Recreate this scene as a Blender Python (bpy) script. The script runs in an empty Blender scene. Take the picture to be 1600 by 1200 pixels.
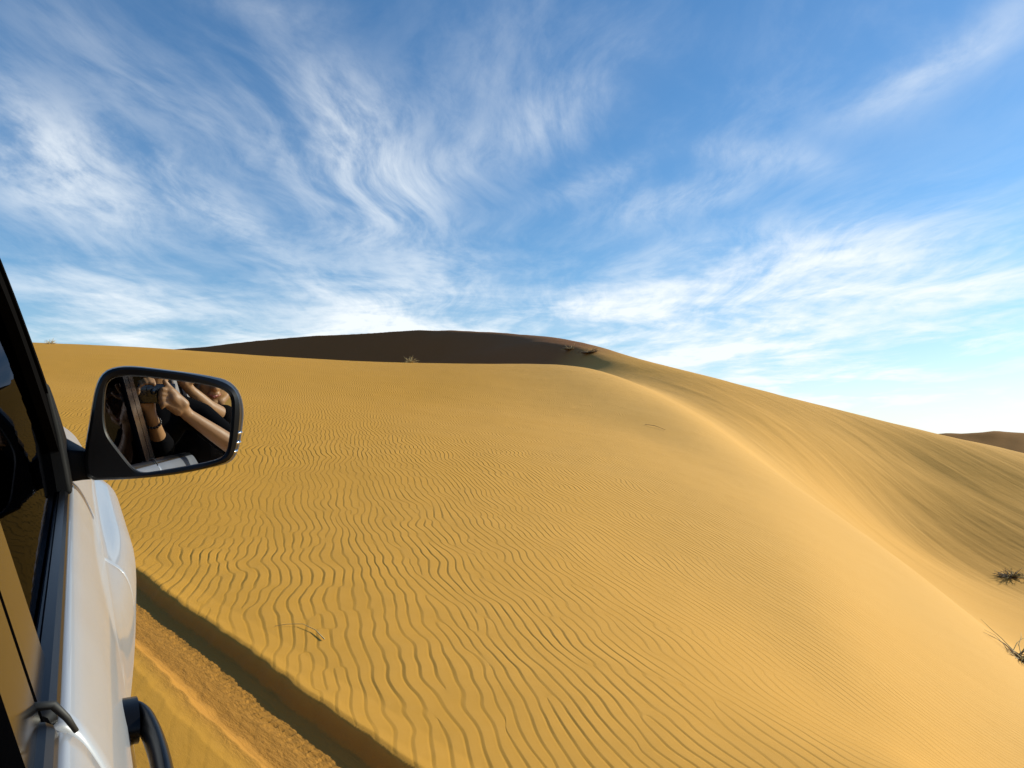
import bpy, bmesh, math, random
import numpy as np
from mathutils import Vector, Matrix, noise as mnoise
random.seed(7); rng = np.random.default_rng(11)
S = bpy.context.scene
COL = S.collection
rad = math.radians

# ------------------------------------------------------------------ helpers
def n3(a):
    a = np.array(a, float); return a / np.linalg.norm(a)
PITCH = rad(4.36); FPX = 1180.0; cp, sp = math.cos(PITCH), math.sin(PITCH)
def ray(u, v):                       # direction of a sight line measured on the photograph
    x = (u - 800) / FPX; y = (600 - v) / FPX
    return np.array([x, cp - sp * y, sp + cp * y])
# car axes: forward, right, up (the car climbs the slope)
AF = n3(ray(118, 567)); AR = n3(np.cross(AF, [0, 0, 1])); AU = np.cross(AR, AF)
def car(F, R, U): return AF * F + AR * R + AU * U
def tocar(P): P = np.array(P, float); return np.array([P @ AF, P @ AR, P @ AU])

def tag(o, label=None, cat=None, group=None, kind=None):
    if label: o['label'] = label
    if cat: o['category'] = cat
    if group: o['group'] = group
    if kind: o['kind'] = kind
    return o
def empty(name, M):
    o = bpy.data.objects.new(name, None); o.empty_display_size = 0.1
    o.matrix_world = M; COL.objects.link(o); return o
def mesh_obj(name, verts, faces, mat, parent=None, smooth=True, inv=None, bevel=0, subd=0, sharp=None):
    """verts in world space (or in the parent's space when inv is None and the parent is the car)"""
    me = bpy.data.meshes.new(name)
    vs = [tuple(v) for v in verts]
    if inv is not None:
        vs = [tuple(inv @ Vector(v)) for v in vs]
    me.from_pydata(vs, [], [tuple(f) for f in faces])
    me.materials.append(mat)
    bm = bmesh.new(); bm.from_mesh(me)
    bmesh.ops.recalc_face_normals(bm, faces=bm.faces[:])
    bm.to_mesh(me); bm.free()
    me.shade_smooth() if smooth else me.shade_flat()
    if sharp is not None and smooth:
        me.set_sharp_from_angle(angle=rad(sharp))
    o = bpy.data.objects.new(name, me); COL.objects.link(o)
    if parent: o.parent = parent
    if bevel:
        b = o.modifiers.new('bevel', 'BEVEL'); b.width = bevel; b.segments = 3; b.limit_method = 'ANGLE'; b.angle_limit = rad(35)
    if subd:
        s = o.modifiers.new('subd', 'SUBSURF'); s.levels = s.render_levels = subd
    return o

class MB:
    """collects simple shapes into one mesh"""
    def __init__(s): s.v = []; s.f = []
    def add(s, v, f):
        k = len(s.v); s.v += [np.array(p, float) for p in v]; s.f += [tuple(i + k for i in q) for q in f]; return s
    def box(s, c, h, ax=None):
        ax = ax or (np.array([1., 0, 0]), np.array([0, 1., 0]), np.array([0, 0, 1.])); c = np.array(c, float)
        v = [c + ax[0]*h[0]*a + ax[1]*h[1]*b + ax[2]*h[2]*d for a in (-1, 1) for b in (-1, 1) for d in (-1, 1)]
        return s.add(v, [(0,1,3,2),(4,6,7,5),(0,4,5,1),(2,3,7,6),(0,2,6,4),(1,5,7,3)])
    def loft(s, rings, close=True, cap=True):
        n = len(rings[0]); v = [p for r in rings for p in r]; f = []
        for i in range(len(rings) - 1):
            for j in range(n if close else n - 1):
                a = i*n + j; b = i*n + (j+1) % n
                f.append((a, b, b + n, a + n))
        if cap:
            f.append(tuple(range(n))[::-1]); f.append(tuple((len(rings)-1)*n + j for j in range(n)))
        return s.add(v, f)
    def tube(s, pts, rr, n=6):
        pts = [np.array(p, float) for p in pts]; rings = []
        for i, p in enumerate(pts):
            t = n3(pts[min(i+1, len(pts)-1)] - pts[max(i-1, 0)])
            a = np.cross(t, [0.31, 0.17, 0.93]); a = a if np.linalg.norm(a) > 1e-3 else np.cross(t, [1, 0, 0]); a = n3(a); b = np.cross(t, a)
            r = rr[i] if hasattr(rr, '__len__') else rr
            rings.append([p + r*(a*math.cos(q) + b*math.sin(q)) for q in np.linspace(0, 2*math.pi, n, endpoint=False)])
        return s.loft(rings)
    def build(s, name, mat, parent=None, **k): return mesh_obj(name, s.v, s.f, mat, parent, **k)

# ------------------------------------------------------------------ materials
def mat(name):
    m = bpy.data.materials.new(name); m.use_nodes = True
    return m, m.node_tree.nodes, m.node_tree.links, m.node_tree.nodes['Principled BSDF']
def simple(name, col, rough=.5, metal=0, coat=0, coat_rough=.05, var=.0, vscale=30, bump=0, bscale=200, spec=.5):
    m, N, L, B = mat(name)
    B.inputs['Base Color'].default_value = (*col, 1); B.inputs['Roughness'].default_value = rough
    B.inputs['Metallic'].default_value = metal; B.inputs['Coat Weight'].default_value = coat
    B.inputs['Coat Roughness'].default_value = coat_rough; B.inputs['Specular IOR Level'].default_value = spec
    tc = N.new('ShaderNodeTexCoord')
    if var:
        nz = N.new('ShaderNodeTexNoise'); nz.inputs['Scale'].default_value = vscale; nz.inputs['Detail'].default_value = 6
        L.new(tc.outputs['Object'], nz.inputs['Vector'])
        mx = N.new('ShaderNodeMix'); mx.data_type = 'RGBA'
        mx.inputs['A'].default_value = (*[c*(1-var) for c in col], 1); mx.inputs['B'].default_value = (*[min(1, c*(1+var)) for c in col], 1)
        L.new(nz.outputs['Fac'], mx.inputs['Factor']); L.new(mx.outputs['Result'], B.inputs['Base Color'])
        mr = N.new('ShaderNodeMapRange'); mr.inputs['To Min'].default_value = max(0, rough-.08); mr.inputs['To Max'].default_value = rough+.1
        L.new(nz.outputs['Fac'], mr.inputs['Value']); L.new(mr.outputs['Result'], B.inputs['Roughness'])
    if bump:
        nz = N.new('ShaderNodeTexNoise'); nz.inputs['Scale'].default_value = bscale; nz.inputs['Detail'].default_value = 3
        L.new(tc.outputs['Object'], nz.inputs['Vector'])
        bp = N.new('ShaderNodeBump'); bp.inputs['Strength'].default_value = bump; bp.inputs['Distance'].default_value = .002
        L.new(nz.outputs['Fac'], bp.inputs['Height']); L.new(bp.outputs['Normal'], B.inputs['Normal'])
    return m

PAINT = simple('pearl_white_paint', (.295, .305, .34), .38, .12, .5, .05, var=.03, vscale=8)
BLACK_PLASTIC = simple('black_plastic', (.004, .004, .0045), .6, spec=.12, var=.25, vscale=40, bump=.15, bscale=900)
GLOSS_BLACK = simple('gloss_black', (.004, .004, .005), .3, spec=.22)
FRAME_BLACK = simple('frame_black', (.004, .0036, .0036), .95, spec=.0)
PILLAR_GLOSS = simple('pillar_gloss', (.004, .004, .005), .14, spec=.22)
RUBBER = simple('rubber', (.010, .010, .010), .6, var=.2)
CHROME = simple('chrome', (.75, .75, .75), .12, 1)
TYRE = simple('tyre_rubber', (.018, .017, .016), .8, var=.4, vscale=20)
DARK_INTERIOR = simple('interior_cloth', (.02, .02, .024), .85, var=.3)
SEAT = simple('seat_fabric', (.16, .15, .13), .9, var=.15, bump=.3)
SKIN = simple('skin', (.38, .20, .085), .5, var=.06, vscale=60)
LIPS = simple('lips', (.42, .14, .11), .45)
HAIR = simple('dark_hair', (.012, .009, .007), .8, var=.5, vscale=120, bump=1.0, bscale=350, spec=.15)
SHIRT = simple('black_shirt', (.004, .004, .005), .95, var=.3, spec=.05)
SHIRT2 = simple('dark_brown_shirt', (.006, .005, .005), .95, var=.3, spec=.05)
PHONE = simple('phone_black', (.01, .01, .012), .2, coat=.5)
LENS = simple('lens_glass', (.02, .025, .03), .05, coat=1)
BEADS = simple('dark_beads', (.03, .02, .015), .4)
LAMP = simple('lamp_lens', (.55, .55, .55), .1, .6, coat=1)
RED = simple('red_plastic', (.35, .03, .02), .4)
STRAW = simple('straw', (.45, .34, .15), .7, var=.25)
DARK_TWIG = simple('dark_twig', (.13, .08, .04), .8, var=.3)
GREEN_TWIG = simple('green_twig', (.20, .17, .05), .7, var=.3)
TAN_TWIG = simple('tan_twig', (.33, .23, .10), .8, var=.3)
m, N, L, B = mat('mirror_silver'); MIRROR = m
B.inputs['Base Color'].default_value = (.62, .64, .68, 1); B.inputs['Metallic'].default_value = 1; B.inputs['Roughness'].default_value = .004
m, N, L, B = mat('tinted_glass'); GLASS = m
N.remove(B)
tr = N.new('ShaderNodeBsdfTransparent'); tr.inputs['Color'].default_value = (.02, .022, .03, 1)
gl = N.new('ShaderNodeBsdfGlossy'); gl.inputs['Roughness'].default_value = .015; gl.inputs['Color'].default_value = (.12, .13, .17, 1)
fr = N.new('ShaderNodeFresnel'); fr.inputs['IOR'].default_value = 1.28
mx = N.new('ShaderNodeMixShader'); L.new(fr.outputs[0], mx.inputs[0]); L.new(tr.outputs[0], mx.inputs[1]); L.new(gl.outputs[0], mx.inputs[2])
L.new(mx.outputs[0], N['Material Output'].inputs['Surface'])

# node shorthand
def M_(N, L, op, a, b=None, c=None, clamp=False):
    n = N.new('ShaderNodeMath'); n.operation = op; n.use_clamp = clamp
    for i, x in enumerate((a, b, c)):
        if x is None: continue
        if isinstance(x, (int, float)): n.inputs[i].default_value = x
        else: L.new(x, n.inputs[i])
    return n.outputs[0]

def sand_material():
    m, N, L, B = mat('dune_sand')
    geo = N.new('ShaderNodeNewGeometry'); sep = N.new('ShaderNodeSeparateXYZ'); L.new(geo.outputs['Position'], sep.inputs[0])
    x, y = sep.outputs['X'], sep.outputs['Y']
    def at(name):
        a = N.new('ShaderNodeAttribute'); a.attribute_name = name; return a.outputs['Fac']
    rip, stk, trk = at('ripple'), at('streak'), at('rough')
    def dot(ax, ay): return M_(N, L, 'ADD', M_(N, L, 'MULTIPLY', x, ax), M_(N, L, 'MULTIPLY', y, ay))
    def comb(a, b, c=0.0):
        q = N.new('ShaderNodeCombineXYZ')
        for i, k in enumerate((a, b, c)):
            if isinstance(k, (int, float)): q.inputs[i].default_value = k
            else: L.new(k, q.inputs[i])
        return q.outputs[0]
    def noise(vec, scale, detail=3, rough=.5, dist=0):
        t = N.new('ShaderNodeTexNoise'); t.inputs['Scale'].default_value = scale; t.inputs['Detail'].default_value = detail
        t.inputs['Roughness'].default_value = rough; t.inputs['Distortion'].default_value = dist
        L.new(vec, t.inputs['Vector']); return t.outputs['Fac']
    pos = geo.outputs['Position']
    # --- wind ripples: oriented Gabor noise, crests running along the ridge
    ca, sa = math.cos(rad(16)), math.sin(rad(16))
    uu, vv = dot(ca, sa), dot(-sa, ca)
    warp = M_(N, L, 'MULTIPLY', M_(N, L, 'SUBTRACT', noise(comb(uu, M_(N, L, 'MULTIPLY', vv, .9)), .9, 2), .5), .30)
    warp2 = M_(N, L, 'MULTIPLY', M_(N, L, 'SUBTRACT', noise(comb(uu, vv, 3.7), 3.2, 1), .5), .035)
    uw = M_(N, L, 'ADD', M_(N, L, 'ADD', uu, warp), warp2)
    g = N.new('ShaderNodeTexGabor'); g.gabor_type = '2D'
    g.inputs['Scale'].default_value = 3.0; g.inputs['Frequency'].default_value = 1/(.068*3.0); g.inputs['Anisotropy'].default_value = .915
    g.inputs['Orientation'].default_value = 0.0
    L.new(comb(uw, M_(N, L, 'MULTIPLY', vv, .58)), g.inputs['Vector'])
    cr = N.new('ShaderNodeValToRGB'); cr.color_ramp.interpolation = 'B_SPLINE'
    els = cr.color_ramp.elements
    els[0].position = 0; els[0].color = (.35, .35, .35, 1); els[1].position = 1; els[1].color = (.35, .35, .35, 1)
    for p_, c_ in ((.08, .08), (.14, .0), (.30, 1.0), (.40, .98), (.7, .65), (.92, .42)):
        e = els.new(p_); e.color = (c_, c_, c_, 1)
    L.new(g.outputs['Phase'], cr.inputs[0])
    amp = M_(N, L, 'MULTIPLY', rip, M_(N, L, 'MULTIPLY_ADD', g.outputs['Intensity'], .8, .25))
    h1 = M_(N, L, 'MULTIPLY', M_(N, L, 'MULTIPLY', cr.outputs[0], amp), .0086)
    # --- wind streaks on the far flank: noise drawn out along the slope
    ca2, sa2 = math.cos(rad(7)), math.sin(rad(7))
    su, sv = dot(ca2, sa2), dot(-sa2, ca2)
    n1 = noise(comb(su, M_(N, L, 'MULTIPLY', sv, .035), M_(N, L, 'MULTIPLY', sep.outputs['Z'], .25)), 1.15, 4, .5, .25)
    n2 = noise(comb(su, M_(N, L, 'MULTIPLY', sv, .03), 5.0), 3.6, 3, .5)
    h2 = M_(N, L, 'MULTIPLY', M_(N, L, 'ADD', M_(N, L, 'MULTIPLY', n1, .85), M_(N, L, 'MULTIPLY', n2, .03)), M_(N, L, 'MULTIPLY', stk, .095))
    # --- broken sand in the wheel rut
    ts, tw = dot(-.669, .7435), dot(.7435, .669); n3_ = noise(comb(M_(N, L, 'MULTIPLY', ts, .3), tw), 26, 5, .6); n4 = noise(comb(M_(N, L, 'MULTIPLY', ts, .6), tw), 90, 3, .6)
    h3 = M_(N, L, 'MULTIPLY', M_(N, L, 'ADD', M_(N, L, 'MULTIPLY', n3_, .009), M_(N, L, 'MULTIPLY', n4, .003)), trk)
    # --- grains and soft undulation
    h4 = M_(N, L, 'MULTIPLY', noise(pos, 420, 2, .6), .0009)
    h5 = M_(N, L, 'MULTIPLY', noise(pos, .9, 4, .5), .02)
    H = M_(N, L, 'ADD', M_(N, L, 'ADD', M_(N, L, 'ADD', h1, h2), M_(N, L, 'ADD', h3, h4)), h5)
    bp = N.new('ShaderNodeBump'); bp.inputs['Strength'].default_value = 1; bp.inputs['Distance'].default_value = 1
    L.new(H, bp.inputs['Height']); L.new(bp.outputs['Normal'], B.inputs['Normal'])
    # --- colour: ochre grains, paler towards the ridge, mineral patches
    big = noise(pos, .12, 4, .55); mid = noise(pos, 2.2, 5, .6); fine = noise(pos, 600, 2, .7)
    f = M_(N, L, 'ADD', M_(N, L, 'MULTIPLY', M_(N, L, 'SUBTRACT', big, .5), .9), M_(N, L, 'MULTIPLY', M_(N, L, 'SUBTRACT', mid, .5), .25))
    f = M_(N, L, 'ADD', f, M_(N, L, 'MULTIPLY', M_(N, L, 'SUBTRACT', fine, .5), .9)); f = M_(N, L, 'ADD', f, M_(N, L, 'MULTIPLY', M_(N, L, 'MULTIPLY', M_(N, L, 'SUBTRACT', cr.outputs[0], .5), rip), .5))
    f = M_(N, L, 'ADD', f, M_(N, L, 'MULTIPLY', M_(N, L, 'SUBTRACT', noise(pos, 15, 5, .7), .5), .45)); pale = at('pale')
    f = M_(N, L, 'ADD', M_(N, L, 'MULTIPLY', f, .45), pale, clamp=True); brown = at('brown')
    mx = N.new('ShaderNodeMix'); mx.data_type = 'RGBA'
    mx.inputs['A'].default_value = (.50, .242, .027, 1); mx.inputs['B'].default_value = (.59, .335, .098, 1)
    L.new(f, mx.inputs['Factor'])
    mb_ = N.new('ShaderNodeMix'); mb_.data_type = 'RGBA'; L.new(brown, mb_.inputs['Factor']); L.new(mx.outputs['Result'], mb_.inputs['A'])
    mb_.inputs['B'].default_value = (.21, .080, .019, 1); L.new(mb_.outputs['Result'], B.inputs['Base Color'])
    B.inputs['Roughness'].default_value = .9; B.inputs['Specular IOR Level'].default_value = .15
    return m
SAND = sand_material()

# ------------------------------------------------------------------ terrain
def pchip_eval(X, Y, xq, sharp=None):
    """X, Y: (knots, columns); xq: (rows, columns). sharp: (knots, columns) 0..1 = kink there."""
    h = np.diff(X, axis=0); d = np.diff(Y, axis=0) / h
    mt = np.zeros_like(Y)
    w1 = 2*h[1:] + h[:-1]; w2 = h[1:] + 2*h[:-1]
    same = (d[:-1]*d[1:]) > 0
    with np.errstate(divide='ignore', invalid='ignore'):
        hm = (w1 + w2) / (w1/d[:-1] + w2/d[1:])
    mt[1:-1] = np.where(same, hm, 0); mt[0] = d[0]; mt[-1] = d[-1]
    ml = mt.copy(); mr = mt.copy()      # slope seen from the segment before / after the knot
    if sharp is not None:
        ml[1:] = ml[1:]*(1-sharp[1:]) + d*sharp[1:]
        mr[:-1] = mr[:-1]*(1-sharp[:-1]) + d*sharp[:-1]
    out = np.zeros(xq.shape)
    for k in range(len(X) - 1):
        t = (xq - X[k]) / h[k]
        s = (xq >= X[k]) & ((xq < X[k+1]) if k < len(X)-2 else True)
        t = np.clip(t, 0, 1)
        v = (2*t**3-3*t**2+1)*Y[k] + (t**3-2*t**2+t)*h[k]*mr[k] + (-2*t**3+3*t**2)*Y[k+1] + (t**3-t**2)*h[k]*ml[k+1]
        out = np.where(s, v, out)
    return out
def plane(x, y): return -1.357 + .078*y - .045*x
# columns of the heightfield: u, near(d,z), mid(d,z), crest(d,v), hollow(d,z), base(d,z), face(d,z), far crest(d,v), then two knots behind
CT = [
 (-250, 6,-.66, 20, 1.75, 45,530, 62,4.0, 175,3.0, 192, 9.0, 215,610, 255,8,  330,2),
 (  60, 6,-.75, 20, 1.50, 45,540, 60,3.2, 165,3.0, 182,12.5, 200,557, 240,10, 320,2),
 ( 240, 6,-.76, 20, 1.35, 45,548, 60,2.9, 150,3.0, 170,13.5, 190,547, 230,12, 310,2),
 ( 430, 6,-.80, 20, 1.15, 45,561, 60,2.6, 136,4.0, 153,14.0, 170,530, 210,12, 300,2),
 ( 660, 6,-.86, 20, 0.92, 46,570.5, 60,2.7, 107,4.0, 124,12.7, 140,514, 175,10, 260,1),
 ( 800, 6,-.92, 20, 0.75, 46,571, 56,4.6,  74,6.8,  90, 11.9, 108,525, 140,7,  230,0),
 ( 900, 6,-.98, 20, 0.55, 46,572, 51,4.2,  55,5.2,  65, 8.2,  80,541, 110,5,  200,-1),
 ( 960, 6,-1.03,19, 0.35, 42,590, 45,3.62, 48,4.2,  54, 6.1,  65,551,  92,4,  180,-2),
 (1000, 6,-1.08,18, 0.10, 38,604, 41,2.85, 45,3.3,  50, 5.1,  57,557,  80,3,  170,-3),
 (1100, 5,-1.20,14,-0.55, 28,655, 29.5,0.78, 33,1.55,  41, 3.2, 50,588,  72,1.5,160,-4),
 (1200, 5,-1.32,12,-0.95, 21,725, 22.6,-.86,27,-.25,35, 1.5, 45,613,  66,.5, 150,-4),
 (1300,4.5,-1.42,9,-1.40, 16,795, 18.6,-1.95, 24,-1.72,32, .2, 41,637,  62,0,  150,-4),
 (1400, 4,-1.50, 8,-1.78, 13,870, 18,-3.0,  24,-3.25, 31,-1.0, 38,660,  60,-1, 150,-4),
 (1500,3.6,-1.58,6.5,-1.97,10.5,950,16,-3.5,22.5,-3.95,29,-1.75,35,683, 56,-2, 150,-5),
 (1600,3.2,-1.60,5.5,-2.07,9,1040, 14,-3.85,20.5,-4.35,27,-2.3, 33,702, 54,-3, 150,-5),
 (1900,2.6,-1.62,4.4,-2.15,7.4,1230,12,-4.1,18,-4.6,  23,-3.0, 29,770,  48,-4, 150,-5),
]
def terrain_columns():
    cols = []
    for c in CT:
        u = c[0]; t = (u-800)/FPX; pts = []
        for d in (1.2, 2.6): pts.append((t*d, d, plane(t*d, d)))
        k = 1
        for i in range(9):
            d, z = c[k], c[k+1]; k += 2
            if i in (2, 6):
                q = ray(u, z); q = q*d/q[1]; pts.append(tuple(q))
            else: pts.append((t*d*1.0, d, z))
        r = [math.hypot(p[0], p[1]) for p in pts]; z = [p[2] for p in pts]
        # azimuth of the crest knot stands for the column
        a = math.atan2(pts[4][0], pts[4][1])
        cols.append((math.degrees(a), r, z))
    side = lambda az, gx, gy: (az, [1.3, 3, 6, 12, 22, 40, 60, 80, 110, 160, 260],
        [plane(1.3*gx, 1.3*gy), plane(3*gx, 3*gy), plane(6*gx, 6*gy)] + [max(-4.5, min(3, plane(12*gx, 12*gy)*.9)), max(-5, min(3, plane(20*gx, 20*gy)*.8))] + [0.0, 2, 5, 7, 6, 2])
    def sd(az): return side(az, math.sin(rad(az)), math.cos(rad(az)))
    rt = lambda az, k: (az, [1.3, 2.6, 3.0+k, 4.8+k, 7.5+k, 12, 18, 25, 32, 50, 150],
                        [-1.40, -1.48, -1.60, -2.0, -2.75, -4.0, -4.6, -3.4, -1.6, -4, -5])
    cols += [sd(-75), sd(-110), sd(-150), sd(180), rt(75, .1), rt(105, .3), sd(140)]
    cols.sort(key=lambda c: c[0])
    return cols
def fbm(x, y, oct=4, seed=0):
    out = 0; a = .5
    for o in range(oct):
        xi = np.floor(x).astype(int); yi = np.floor(y).astype(int); fx = x-xi; fy = y-yi
        fx = fx*fx*fx*(fx*(fx*6-15)+10); fy = fy*fy*fy*(fy*(fy*6-15)+10)
        def hsh(i, j):
            n = (i*374761393 + j*668265263 + (seed+o)*1442695041) & 0xffffffff
            n = ((n ^ (n >> 13))*1274126177) & 0xffffffff
            return ((n ^ (n >> 16)) & 0xffff)/65535.
        v = (hsh(xi, yi)*(1-fx)+hsh(xi+1, yi)*fx)*(1-fy) + (hsh(xi, yi+1)*(1-fx)+hsh(xi+1, yi+1)*fx)*fy
        out = out + a*(v-.5)*2; a *= .5; x = x*2.03+17.1; y = y*2.03+9.7
    return out
def smooth(a, b, x):
    t = np.clip((x-a)/(b-a), 0, 1); return t*t*(3-2*t)

cols = terrain_columns()
AZ = np.concatenate([np.arange(-180, -44, 3.0), np.arange(-44, 44, .105), np.arange(44, 180.1, 3.0)])
ca = np.array([c[0] for c in cols]); CR = np.log(np.array([c[1] for c in cols])); CZ = np.array([c[2] for c in cols])
ca3 = np.concatenate([ca-360, ca, ca+360]); CR3 = np.concatenate([CR]*3); CZ3 = np.concatenate([CZ]*3)
def ci(V):      # smooth interpolation over azimuth
    X = np.repeat(ca3[:, None], V.shape[1], 1); q = np.repeat(AZ[:, None], V.shape[1], 1)
    return pchip_eval(X, V, q).T
KR, KZ = ci(CR3), ci(CZ3)
def blur(V, sig=2.0):        # soften the joints between columns (only where the azimuth steps are fine)
    st = AZ[len(AZ)//2+1]-AZ[len(AZ)//2]; k = np.arange(-int(3*sig/st), int(3*sig/st)+1)*st; g = np.exp(-.5*(k/sig)**2); g /= g.sum()
    uni = np.arange(-55, 55.01, st); out = V.copy(); fine = np.abs(AZ) < 46
    for i in range(len(V)):
        f = np.interp(uni, AZ, V[i]); f = np.convolve(np.pad(f, len(k)//2, mode='edge'), g, 'valid')
        out[i, fine] = np.interp(AZ[fine], uni, f)
    return out
KR, KZ = blur(KR), blur(KZ)
KR = np.vstack([KR[:1]-1.6, KR, np.full((1, len(AZ)), math.log(900.)), np.full((1, len(AZ)), math.log(6000.))])
KZ = np.vstack([KZ[:1]*0 - 1.357, KZ, np.full((1, len(AZ)), -6.), np.full((1, len(AZ)), -9.)])
rows = np.exp(np.concatenate([np.linspace(math.log(.45), math.log(70.), 1100), np.linspace(math.log(70.), math.log(230.), 620)[1:], np.linspace(math.log(230.), math.log(5900.), 90)[1:]]))
NR = len(rows)
tcr = smooth(-12, 4, AZ)          # the slip face has a knife-edge crest on the left, a rounded one on the right
sharp = np.zeros_like(KZ); sharp[9] = 1 - tcr
sharp[5] = .6*(1 - smooth(0, 9, AZ))
LZ = pchip_eval(KR, KZ, np.repeat(np.log(rows)[:, None], len(AZ), 1), sharp)
LB = blur(blur(LZ, 1.3), 1.3); wb = np.maximum(smooth(5, 11, AZ)[None, :], 1-smooth(48, 58, rows)[:, None]); LZ = LZ*(1-wb)+LB*wb
A2 = np.radians(AZ)[None, :]; R2 = rows[:, None]
X2 = R2*np.sin(A2); Y2 = R2*np.cos(A2)
# gentle irregularities, growing with distance
Z2 = LZ + .012*fbm(X2/1.6, Y2/1.6, 3, 1)*smooth(2, 6, R2) + .05*fbm(X2/7, Y2/9, 3, 5)*smooth(6, 20, R2)
Z2 += .35*fbm(X2/30, Y2/30, 3, 9)*smooth(70, 130, R2) + .10*fbm(X2/9+3, Y2/11, 3, 19)*smooth(80, 130, R2)
# long wind flutes on the far flank
fw = smooth(20, 26, R2)*(1-smooth(70, 95, R2))*smooth(7, 14, AZ)[None, :]*(1-smooth(60, 70, AZ))[None, :]
ua = X2*math.cos(rad(7)) + Y2*math.sin(rad(7)); va = -X2*math.sin(rad(7)) + Y2*math.cos(rad(7))
Z2 += fw*.06*fbm(ua/2.3, va/34, 3, 31)
# wheel rut of an earlier vehicle: straight line in plan
T0 = np.array([-.406, 2.758]); TD = n3([-.669, .7435])
def rut(X, Y):
    s = (X-T0[0])*TD[0] + (Y-T0[1])*TD[1]; w = (X-T0[0])*TD[1] - (Y-T0[1])*TD[0]     # w>0: far side, away from the car
    return s, w
s_, w_ = rut(X2, Y2)
w_ = w_ + .020*fbm(s_*1.3, s_*0+2, 2, 41) + .012*fbm(s_*9, s_*0+5, 2, 43)
on = smooth(-14, -10, s_)*(1-smooth(18, 24, s_))
prof = np.interp(w_, [-1.05, -.84, -.68, -.52, -.43, -.36, -.32, -.10, -.045, 0., .025, .07, .2],
                     [0, .014, .038, .050, .040, -.03, -.050, -.058, -.052, .006, .013, .008, 0.])
tread = np.clip(1-np.abs(w_+.165)/.05, 0, 1)*.5*(1+np.sign(np.sin(s_*2*math.pi/.052+w_*30)))*.006
lump = (.010*fbm(s_*7, w_*7, 3, 51) + .006*fbm(s_*26, w_*26, 2, 53))*np.clip(1-np.abs(w_+.20)/.22, 0, 1)*.18
lump += .018*fbm(s_*3.2, w_*4, 2, 57)*np.clip(1-np.abs(w_+.95)/.42, 0, 1)
Z2 = Z2 + on*(prof + lump - tread*(w_ > -.33))
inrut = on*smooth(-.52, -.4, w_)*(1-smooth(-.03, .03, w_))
# second faint wheel mark crossing further right
s2 = (X2+.05)*.30 + (Y2-3.2)*.954; w2 = (X2+.05)*.954 - (Y2-3.2)*.30
# attributes
ripple = smooth(1.0, 2.2, R2)*(1-.75*inrut)
# the rounded ridge is blown smooth
ridge_x = np.interp(Y2, [0, 9, 13, 21, 28, 38, 46], [6.2, 6.1, 6.6, 7.1, 7.1, 6.4, 5.0])
smooth_zone = smooth(-2.9, -.7, X2-ridge_x + .6*fbm(X2*.8, Y2*.3, 2, 61))
top = smooth(30, 40, Y2)*(Y2 < 80)
ripple = ripple*(1-smooth_zone*(1-top))*(1-.5*smooth(60, 110, R2))
ripple = ripple*(1-.55*on*np.clip(1-np.abs(w_+.05)/.35, 0, 1))*(1-.85*on*smooth(-.92, -.72, w_)*(1-smooth(-.35, -.25, w_)))*(.8+.45*fbm(X2/2.5, Y2/4, 2, 71))*(.88+.6*smooth(6, 20, R2))
streak = fw*smooth(0, 2.5, X2-ridge_x)
rough = inrut + .25*on*np.clip(1-np.abs(w_+.7)/.4, 0, 1)
pale = .08 + .66*smooth(-3.0, 6.5, X2+.1*fbm(X2, Y2, 2, 81))*(1-.55*smooth(0, 4, X2-ridge_x)) - .10*smooth(1.5, 4, -X2)*(R2 < 60)
brown = smooth(47, 68, R2)*(1-smooth(5, 13, AZ))[None, :]     # far dune tinted darker and redder: part of its shade is in the colour
brown = np.maximum(brown, .5*inrut)     # rut tinted browner, so its shade sits partly in the sand colour
nA = len(AZ)
P3 = np.stack([X2, Y2, Z2], -1); du = np.gradient(P3, axis=0); dv = np.gradient(P3, axis=1)
NRM = np.cross(dv, du); NRM /= np.linalg.norm(NRM, axis=2, keepdims=True); NRM[NRM[..., 2] < 0] *= -1
def ground_z(x, y):
    a = math.degrees(math.atan2(x, y)); r = math.hypot(x, y)
    j = np.clip(np.searchsorted(AZ, a)-1, 0, nA-2); i = np.clip(np.searchsorted(rows, r)-1, 0, NR-2)
    fa = (a-AZ[j])/(AZ[j+1]-AZ[j]); fr_ = (r-rows[i])/(rows[i+1]-rows[i])
    return float((Z2[i, j]*(1-fa)+Z2[i, j+1]*fa)*(1-fr_) + (Z2[i+1, j]*(1-fa)+Z2[i+1, j+1]*fa)*fr_)

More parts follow.
